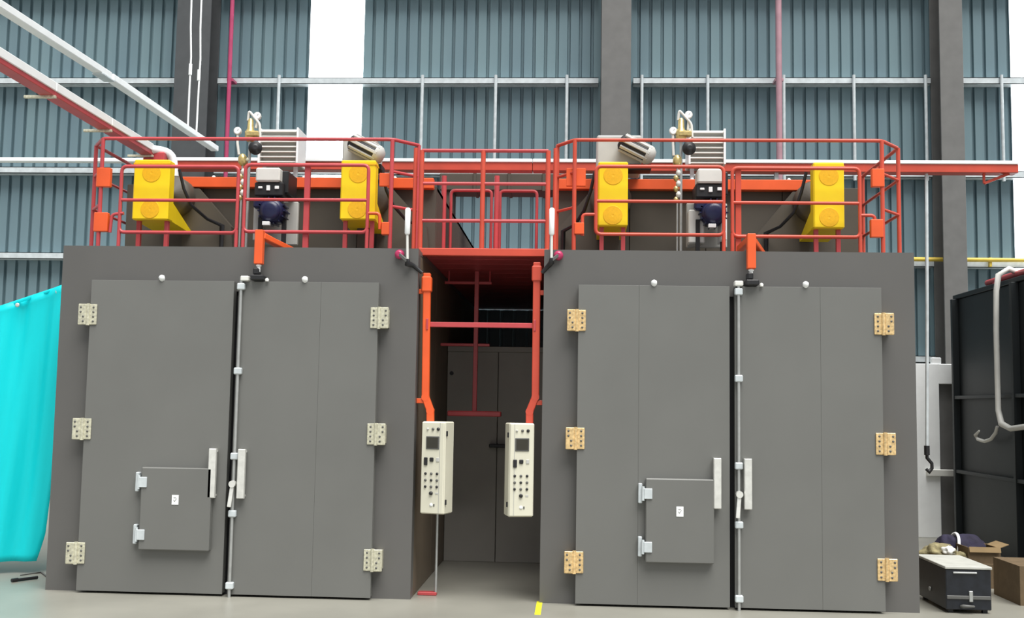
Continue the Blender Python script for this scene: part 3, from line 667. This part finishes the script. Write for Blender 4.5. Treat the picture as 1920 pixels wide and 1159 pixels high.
def burner(px, py, label, tag_):
    c = at(px, py, 0.95); t = thing('gas_burner', (c.x, 0.95, HT), label, 'burner', 'gas burners on the oven roofs')
    k = 0.0052                                         # metres for one pixel at this distance
    def bx(x0, x1, y0, y1, z0, z1, b=0.0): return MB().box(c.x+x0*k, c.x+x1*k, y0, y1, c.z-z1*k, c.z-z0*k, b)
    bx(-23, 24, 0.85, 1.10, 0, 27, 0.015).build('burner_cover', 'offwhite', t)
    bh = bx(-26, 30, 0.88, 1.20, 27, 54, 0.012).build('control_housing', 'black', t)
    for (x0, x1, z0, z1) in ((-18, -10, 36, 40), (-2, 5, 34, 44), (14, 22, 35, 41)): bx(x0, x1, 0.865, 0.885, z0, z1, 0.003).build('control_mark', 'white', bh)
    bx(22, 36, 0.95, 1.3, 2, 46, 0.01).build('air_intake', 'black', t)
    z = c.z-82*k
    mo = MB().lathe((c.x+8*k, 0.86, z), Y, [(0.05, -0.03), (0.10, 0), (0.122, 0.02), (0.122, 0.22), (0.10, 0.26)], 22).build('blower_motor', 'navy', t)
    for j in range(14):
        an = 2*math.pi*j/14; rv = Vector((math.cos(an), 0, math.sin(an)))
        MB().obox((c.x+8*k+rv.x*0.127, 0.98, z+rv.z*0.127), (rv, Y, rv.cross(Y)), (0.012, 0.10, 0.006)).build('motor_fin', 'navy', mo)
    MB().beam((c.x+2*k, 0.93, z+0.06), (c.x-28*k, 0.93, z+0.07), 0.10, 0.09, 0.02).build('blower_arm', 'navy', t)
    MB().lathe((c.x+8*k, 0.83, z-0.01), (0, -1, 0), [(0.10, -0.02), (0.10, 0.0), (0.06, 0.012), (0.02, 0.014)], 20).build('motor_cap', 'navy', t)
    bx(-4, 10, 0.80, 0.84, 106, 113, 0.003).build('name_plate', 'white', t)
    bx(-36, 42, 1.24, 1.30, 52, 138, 0.008).build('mounting_plate', 'palegrey', t)
    if tag_:
        bx(-36, -6, 1.02, 1.22, 72, 136, 0.012).build('side_duct', 'offwhite', t)
        bx(22, 32, 0.88, 1.20, 78, 134, 0.006).build('support_plate', 'white', t)
    else:
        bx(-34, -22, 1.02, 1.22, 60, 136, 0.008).build('side_duct', 'midgrey', t)
    MB().box(c.x-0.12, c.x+0.16, 0.90, 1.28, HT, HT+0.06, 0.01).build('base', 'black', t)
    for xx in (c.x-0.1, c.x+0.14): MB().box(xx-0.02, xx+0.02, 1.0, 1.04, HT+0.06, z-0.05).build('stand_leg', 'black', t)
burner(507, 318, 'gas burner with white cover and navy motor beside the white daylit strip', False)
burner(1329, 320, 'gas burner with white cover and navy motor in front of the cream louvred box', True)

def gas_train(px, dials, y_body, label, chain):
    Yp = 1.15; c = at(px, y_body, Yp); t = thing('gas_valve_train', (c.x, Yp, HT), label, 'valve', 'gas valve trains')
    def pt_(a, b): q = at(a, b, Yp); return Vector((q.x, Yp, q.z))
    MB().cyl((c.x, Yp, HT), (c.x, Yp, c.z+0.02), 0.015, 10).build('riser_pipe', 'rod', t)
    MB().lathe((c.x, Yp, c.z-0.02), Z, [(0.03, 0), (0.055, 0.02), (0.055, 0.10), (0.035, 0.13), (0.03, 0.22), (0.016, 0.24)], 14).build('valve_body', 'brassvalve', t)
    MB().beam((c.x-0.03, Yp-0.03, c.z+0.05), (c.x+0.10, Yp-0.03, c.z+0.05), 0.07, 0.06, 0.012).build('valve_cross', 'brassvalve', t)
    r = c + Vector((0.075, -0.06, -0.10))
    MB().lathe(r, (0.2, -1, 0), [(0.03, -0.06), (0.066, -0.03), (0.070, 0), (0.066, 0.012), (0.045, 0.016), (0.043, 0.03), (0.02, 0.035)], 18).build('regulator', 'black', t)
    for (dx, dy, bx_, by) in dials:
        d = pt_(dx, dy); b = pt_(bx_, by)
        MB().tube([b, Vector((d.x, Yp, (b.z+d.z)/2)), d], 0.014, 8).build('gauge_stem', 'offwhite', t)
        g = MB().lathe(d, (0, -1, 0), [(0.036, -0.02), (0.040, 0.0), (0.040, 0.018), (0.034, 0.02)], 18).build('gauge', 'steel', t)
        MB().lathe(d+Vector((0, -0.02, 0)), (0, -1, 0), [(0.032, 0), (0.031, 0.003)], 18).build('dial_face', 'white', g)
        MB().beam(d+Vector((0, -0.0245, 0)), d+Vector((0.014, -0.0245, 0.016)), 0.004, 0.002).build('dial_needle', 'black', g)
    MB().tube(rpath([c+Vector((-0.03, 0, 0.2)), c+Vector((-0.02, -0.01, 0.30)), c+Vector((0.10, -0.02, 0.16)), c+Vector((0.11, -0.02, 0.02))], 0.03), 0.013, 8).build('bypass_pipe', 'offwhite', t)
    b = pt_(*chain); MB().lathe(b, Z, [(0.02, -0.06), (0.045, -0.03), (0.045, 0.03), (0.02, 0.06)], 12).build('brass_union', 'brassvalve', t)
    MB().cyl(b, (c.x, Yp, b.z), 0.02, 8).build('cross_pipe', 'ivory_metal', t)
    for k_ in range(6):
        MB().lathe((b.x+0.012*(-1)**k_, Yp, b.z-0.12-0.055*k_), Z, [(0.012, -0.03), (0.026, -0.01), (0.026, 0.01), (0.012, 0.03)], 10).build('coupling', 'brassvalve' if k_ % 2 else 'offwhite', t)
    MB().cyl((b.x, Yp, b.z), (b.x, Yp, HT), 0.010, 8).build('drop_pipe', 'rod', t)
gas_train(469, ((446, 246, 448, 290), (483, 218, 480, 240)), 262, 'brass gas valve train with two gauges beside the grey louvred box', (455, 300))
gas_train(1277, ((1262, 246, 1263, 292), (1291, 216, 1290, 244)), 262, 'brass gas valve train with two gauges beside the cream louvred box', (1270, 302))

# short conduit pieces on top of the casings
def clips(px0, px1, py, label):
    a = at(px0, py, 1.75); b = at(px1, py, 1.75); t = thing('cable_bundle', ((a.x+b.x)/2, 1.75, 4.0), label, 'cables', 'cable bundles on the casings')
    MB().tube([(a.x, 1.75, 4.03), (a.x*0.6+b.x*0.4, 1.72, 4.06), (b.x, 1.75, 4.03)], 0.02, 8).build('cable_run', 'darkgrey', t)
    MB().tube([(a.x+0.05, 1.80, 4.03), (a.x*0.4+b.x*0.6, 1.83, 4.05), (b.x-0.05, 1.80, 4.03)], 0.02, 8).build('cable_run', 'offwhite', t)
    for xx in (a.x*0.8+b.x*0.2, a.x*0.2+b.x*0.8): MB().box(xx-0.03, xx+0.03, 1.70, 1.86, 4.0, 4.09, 0.008).build('cable_clip', 'offwhite', t)
clips(340, 440, 328, 'cables clipped along the casing between two crimson gates')
clips(1200, 1265, 328, 'cables clipped along the casing between yellow guard and gas valves')
clips(1390, 1510, 328, 'cables clipped along the casing beside the last yellow belt guard')

# ------------------------------------------------------------------ cyan tarpaulin
def tarp():
    t = thing('tarpaulin', (-0.9, 0.85, 0), 'bright cyan tarpaulin hanging beside the ivory-hinged oven', 'tarpaulin')
    nx, nz = 36, 40; xl = -1.9
    edge = [(1.0, -0.335), (0.8, -0.345), (0.5, -0.36), (0.35, -0.39), (0.2, -0.44), (0.1, -0.47), (0.0, -0.54)]
    def xr_(v):
        for (v1, x1), (v0, x0_) in zip(edge, edge[1:]):
            if v0 <= v <= v1: return x0_ + (x1-x0_)*(v-v0)/(v1-v0)
        return edge[-1][1]
    vs = []; fs = []
    for side in (0, 1):
        for j in range(nz+1):
            v = j/nz
            for i in range(nx+1):
                u = i/nx; xx = xl + (xr_(v)-xl)*u
                ztop = 2.83 + (xx+0.35)*0.345
                zz = 0.117 + (ztop-0.117)*v
                yy = 0.85 + 0.05*math.sin(xx*9+v*2.2) * (1-0.4*v) + 0.03*math.sin(xx*23 - v*5) - 0.05*max(0, v-0.97)/0.03*0.3 + side*0.006
                vs.append((xx, yy, zz))
    n1 = (nx+1)*(nz+1)
    for j in range(nz):
        for i in range(nx):
            a = j*(nx+1)+i; fs.append((a, a+1, a+nx+2, a+nx+1)); fs.append((a+n1, a+nx+1+n1, a+nx+2+n1, a+1+n1))
    for i in range(nx):
        fs.append((i, i+n1, i+1+n1, i+1)); a = nz*(nx+1)+i; fs.append((a, a+1, a+1+n1, a+n1))
    for j in range(nz):
        a = j*(nx+1); fs.append((a, a+nx+1, a+nx+1+n1, a+n1)); a += nx; fs.append((a, a+n1, a+nx+1+n1, a+nx+1))
    MB().add(vs, fs, True).build('sheet', 'tarp', t)
    ps = [Vector((-2.3, 0.86, 2.83+(-2.3+0.35)*0.345)), Vector((-0.3, 0.86, 2.848)), Vector((0.0, 0.9, 2.95))]
    MB().tube(ps, 0.018, 8).build('hem_rope', 'tarp', t)
    for k in range(4): 
        xx = -0.42-0.4*k; MB().lathe((xx, 0.80, 2.83+(xx+0.35)*0.345-0.05), (0, -1, 0), [(0.008, 0), (0.022, 0.002), (0.022, 0.006), (0.010, 0.008)], 12).build('eyelet', 'steel', t)
tarp()

# scraps on the floor by the tarpaulin
a = atz(24, 1092, 0); b = atz(70, 1086, 0)
rdo = thing('black_rod', (a+b)/2, 'short black rod lying on the floor near the tarpaulin', 'rod')
MB().tube([a+Z*0.016, (a+b)/2+Z*0.016, b+Z*0.016], 0.014, 8).build('rod_body', 'black', rdo); MB().cyl(a+Z*0.018-(b-a)*0.05, a+Z*0.018+(b-a)*0.2, 0.018, 8).build('rod_grip', 'black', rdo)
a = atz(38, 1080, 0); b = atz(78, 1075, 0)
MBc = MB().tube([a+Z*0.006, (a+b)/2+Y*0.03+Z*0.006, b+Z*0.006, Vector((-0.05, 0.3, 0.006))], 0.005, 6); tag(MBc.build('floor_wire', 'darkgrey'), 'thin grey wire on the floor leading to the ivory-hinged oven', 'wire')
a = atz(1012, 1128, 0); b = atz(1012, 1153, 0)
MBt = MB().box(a.x-0.025, a.x+0.025, b.y, a.y, 0.0, 0.003); tag(MBt.build('floor_tape', 'yellow_tape'), 'short strip of yellow tape on the floor at the oven corner', 'tape')

# ------------------------------------------------------------------ right-hand corner
# white door surround at the back
dr_ = thing('door_1', (9.6, 5.9, 0), 'white door surround with a dark grey leaf behind the black container', 'door', kind='structure')
a = at(1718, 682, 5.9); b = at(1763, 900, 5.9); c = at(1787, 720, 5.9); d = at(1763, 720, 5.9)
MB().box(a.x-0.6, b.x, 5.88, 6.0, 0, a.z, 0.006).build('jamb', 'white', dr_)
MB().box(b.x, b.x+1.3, 5.88, 6.0, d.z, a.z, 0.006).build('lintel', 'white', dr_)
MB().box(b.x, b.x+1.2, 5.95, 6.0, 0, d.z, 0.004).build('leaf', 'column', dr_)
e = at(1747, 672, 5.9); MB().box(e.x, e.x+0.13, 5.9, 5.98, a.z, a.z+0.09, 0.01).build('lintel_block', 'white', dr_)
e = at(1737, 880, 5.86); MB().box(e.x, e.x+0.5, 5.82, 5.88, e.z-0.09, e.z, 0.006).build('latch_bar', 'offwhite', dr_)

# charcoal container
CX = 9.87; CH = 3.25
ct = thing('steel_container', (CX+1.2, 4, 0), 'tall charcoal ribbed steel container at the edge of the hall', 'container')
for (y0, y1) in ((1.6, 3.35), (3.36, 5.4)):
    for (z0, z1) in ((0.0, 0.95), (0.96, 1.93), (1.94, CH)):
        MB().box(CX, CX+0.05, y0, y1-0.004, z0, z1-0.004, 0.003).build('side_plate', 'container', ct)
MB().box(CX, CX+2.4, 5.4, 5.45, 0, CH).build('end_plate', 'container', ct)
MB().box(CX, CX+2.4, 1.55, 1.6, 0, CH).build('end_plate', 'container', ct)
MB().box(CX+2.35, CX+2.4, 1.6, 5.4, 0, CH).build('far_plate', 'container', ct)
MB().box(CX-0.03, CX+2.4, 1.55, 5.47, CH, CH+0.06, 0.006).build('top_rim', 'container', ct)
for zz in (0.92, 1.90): MB().box(CX-0.075, CX, 1.6, 5.42, zz, zz+0.045, 0.004).build('side_rib', 'container', ct)
for yy in (1.62, 3.33, 5.34): MB().box(CX-0.085, CX, yy, yy+0.07, 0, CH, 0.004).build('side_post', 'container', ct)
rb = thing('red_pipe', (CX+0.3, 3.4, CH+0.06), 'red pipe lying along the top of the charcoal container', 'pipe')
MB().cyl((CX+0.12, 2.0, CH+0.135), (CX+0.12, 4.6, CH+0.135), 0.04, 10).build('pipe_run', 'crimson', rb)
for yy in (2.6, 4.2): MB().box(CX+0.05, CX+0.19, yy, yy+0.05, CH+0.06, CH+0.10).build('pipe_saddle', 'crimson', rb)
hs = thing('white_hose', (CX-0.1, 3.5, 1.4), 'white hose looped over the container rim and hanging down', 'hose')
def atX(px, py, Xp):
    d = FW + RT*((px-960)/FPX) - UP*((py-579.5)/FPX); return CAM + d*((Xp-CAM.x)/d.x)
hp = [atX(*q, CX-0.13) for q in ((1868, 545), (1868, 620), (1870, 700), (1872, 770), (1878, 795), (1895, 804), (1925, 800), (1960, 790))]
top = hp[0]
pth = [Vector((CX+0.3, top.y+0.02, CH+0.09)), Vector((CX+0.02, top.y, CH+0.20)), Vector((CX-0.10, top.y, CH+0.12))] + hp
MB().tube(pth, 0.033, 10).build('hose_run', 'offwhite', hs)
hk = [atX(*q, CX-0.11) for q in ((1836, 808), (1830, 816), (1834, 824), (1846, 828), (1858, 824), (1867, 812), (1870, 800))]
MB().tube(hk, [0.012]+[0.022]*5+[0.02], 8).build('hose_hook', 'offwhite', hs)

# hanging grey cable with a hook
a = at(1737, 322, TY+0.08); b = at(1738, 848, TY+0.08)
hc = thing('hook_cable', b, 'pale grey cable with a black hook hanging from the orange tray', 'cable')
MB().tube([(a.x, TY+0.08, 4.34), ((a.x+b.x)/2+0.005, TY+0.08, 2.8), (b.x, TY+0.08, b.z)], 0.019, 8).build('cable_run', 'galv', hc)
MB().tube([b+Z*0.02, b-Z*0.06, b+X*0.05-Z*0.12, b+X*0.05-Z*0.17, b+X*0.02-Z*0.21, b-X*0.01-Z*0.18], 0.018, 8).build('hook', 'black', hc)
MB().cyl(b-Z*0.03, b+Z*0.07, 0.03, 8).build('hook_block', 'black', hc)

# black chest
ch = thing('tool_chest', (8.06, 0.4, 0), 'low black steel chest with dusty grey lid beside the oven', 'chest')
x0_, x1_ = 7.885, 8.265
MB().box(x0_, x1_, 0.03, 0.80, 0.03, 0.37, 0.006).build('chest_body', 'chest', ch)
MB().box(x0_-0.008, x1_+0.008, 0.02, 0.81, 0.372, 0.395, 0.004).build('lid', 'chestlid', ch)
MB().box(x0_+0.005, x1_-0.01, 0.018, 0.031, 0.12, 0.15, 0.003).build('front_strip', 'darkgrey', ch)
MB().box(x0_+0.06, x0_+0.26, 0.018, 0.031, 0.335, 0.35, 0.003).build('lid_edge_strip', 'rod', ch)
MB().tube([(x0_+0.12, 0.028, 0.06), (x0_+0.13, -0.005, 0.065), (x0_+0.22, -0.005, 0.065), (x0_+0.23, 0.028, 0.06)], 0.010, 8).build('pull_handle', 'darkgrey', ch)
MB().box(x0_+0.19, x0_+0.22, 0.012, 0.031, 0.10, 0.19, 0.003).build('hasp', 'rod', ch)
MB().lathe((x0_-0.001, 0.45, 0.14), (-1, 0, 0), [(0.02, 0), (0.018, 0.008), (0.006, 0.01)], 10).build('side_rivet', 'rod', ch)
for (xx, yy) in ((x0_+0.03, 0.07), (x1_-0.06, 0.07), (x0_+0.03, 0.72), (x1_-0.06, 0.72)): MB().box(xx, xx+0.04, yy, yy+0.04, 0, 0.03).build('foot', 'black', ch)

# cartons
def carton(name, label, x0, x1, y0, y1, z0, z1, flaps=True, group='cardboard cartons'):
    t = thing(name, ((x0+x1)/2, (y0+y1)/2, z0), label, 'carton', group); k = 0.008
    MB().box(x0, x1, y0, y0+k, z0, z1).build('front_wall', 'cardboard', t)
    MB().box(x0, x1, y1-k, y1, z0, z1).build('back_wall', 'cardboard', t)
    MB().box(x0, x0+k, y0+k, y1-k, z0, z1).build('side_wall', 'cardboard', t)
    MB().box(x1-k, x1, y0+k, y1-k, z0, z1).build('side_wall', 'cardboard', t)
    MB().box(x0+k, x1-k, y0+k, y1-k, z0, z0+k).build('bottom', 'cardin', t)
    if flaps:
        L = (y1-y0)*0.42; W = (x1-x0)
        MB().obox(((x0+x1)/2, y1+L*0.45, z1-L*0.05), (X, Vector((0, 0.98, -0.1)), Vector((0, 0.1, 0.98))), (W/2-0.005, L/2, 0.003)).build('flap', 'cardin', t)
        MB().obox((x1+L*0.25, (y0+y1)/2, z1+L*0.1), (Vector((0.9, 0, 0.35)), Y, Vector((-0.35, 0, 0.9))), (L*0.35, (y1-y0)/2-0.01, 0.003)).build('flap', 'cardin', t)
        MB().obox(((x0+x1)/2, y0-0.02, z1-L*0.12), (X, Vector((0, -0.25, -0.95)), Vector((0, 0.95, -0.25))), (W/2-0.005, L*0.18, 0.003)).build('flap', 'cardin', t)
    else:
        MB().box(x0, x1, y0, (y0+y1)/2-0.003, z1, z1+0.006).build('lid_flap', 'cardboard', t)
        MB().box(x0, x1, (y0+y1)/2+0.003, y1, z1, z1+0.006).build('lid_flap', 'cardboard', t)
    return t
zl = at(1905, 1063, 0.5).z
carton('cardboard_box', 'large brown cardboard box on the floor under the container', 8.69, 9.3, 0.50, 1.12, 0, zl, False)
b0 = at(1812, 1056, 1.5); b1 = at(1876, 1028, 1.5)
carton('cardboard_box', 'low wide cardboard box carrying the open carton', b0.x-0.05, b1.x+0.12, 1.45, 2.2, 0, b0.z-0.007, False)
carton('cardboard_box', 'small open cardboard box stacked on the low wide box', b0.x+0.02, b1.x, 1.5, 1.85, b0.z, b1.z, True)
f0 = at(1740, 1050, 1.5); f1 = b0.x-0.07
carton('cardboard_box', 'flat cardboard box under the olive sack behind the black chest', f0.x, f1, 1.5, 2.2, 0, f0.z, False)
def lump(name, label, cat, c, r, mt_, seed, parent=None, nu=28, nv=18, amp=0.2, top=True):
    rnd = random.Random(seed); ph = [rnd.uniform(0, 6.3) for _ in range(8)]
    vs = []; fs = []
    for j in range(nv+1):
        t = math.pi*j/nv
        for i in range(nu):
            p = 2*math.pi*i/nu
            k = 1 + amp*(0.5*math.sin(3*p+ph[0]+2*t)*math.sin(t) + 0.35*math.sin(5*p-3*t+ph[1])*math.sin(t) + 0.25*math.sin(7*t+ph[2]+2*p)*math.sin(t))
            x_, y_, z_ = r[0]*math.sin(t)*math.cos(p)*k, r[1]*math.sin(t)*math.sin(p)*k, r[2]*math.cos(t)*k
            if z_ < -r[2]*0.35: z_ = -r[2]*0.35
            vs.append((c[0]+x_, c[1]+y_, c[2]+z_+r[2]*0.35))
    for j in range(nv):
        for i in range(nu): fs.append((j*nu+i, (j+1)*nu+i, (j+1)*nu+(i+1) % nu, j*nu+(i+1) % nu))
    return MB().add(vs, fs, True).build(name, mt_, parent)
fz = f0.z + 0.006
p = at(1765, 1045, 1.68)
sk = thing('olive_sack', (p.x, 1.7, fz), 'crumpled olive-brown sack on the flat box behind the chest', 'sack')
lump('sack_body', None, None, (p.x-0.02, 1.70, fz), (0.15, 0.15, 0.10), 'sack', 3, sk, amp=0.5)
lump('sack_fold', None, None, (p.x+0.15, 1.62, fz), (0.10, 0.09, 0.05), 'sack', 5, sk, amp=0.5)
lump('paper_scrap', None, None, (p.x+0.04, 1.57, fz+0.05), (0.06, 0.05, 0.055), 'offwhite', 9, sk, amp=0.5)
j = at(1812, 1030, 1.9)
jk = thing('navy_jacket', (j.x, 1.95, fz), 'rolled dark navy jacket with a white band lying on the cartons', 'jacket')
lump('jacket_body', None, None, (j.x+0.02, 1.95, fz), (0.21, 0.16, 0.155), 'cloth_navy', 11, jk, amp=0.2)
lump('jacket_hood', None, None, (j.x-0.17, 1.96, fz+0.03), (0.11, 0.12, 0.125), 'cloth_navy', 12, jk, amp=0.22)
ring = []
for i in range(22):
    a_ = math.pi*(-0.1+1.1*i/21); ring.append(Vector((j.x-0.115+0.03*math.sin(a_), 1.95-0.15*math.cos(a_), fz+0.06+0.15*math.sin(a_))))
MB().tube(ring, 0.016, 8).build('white_band', 'white', jk)
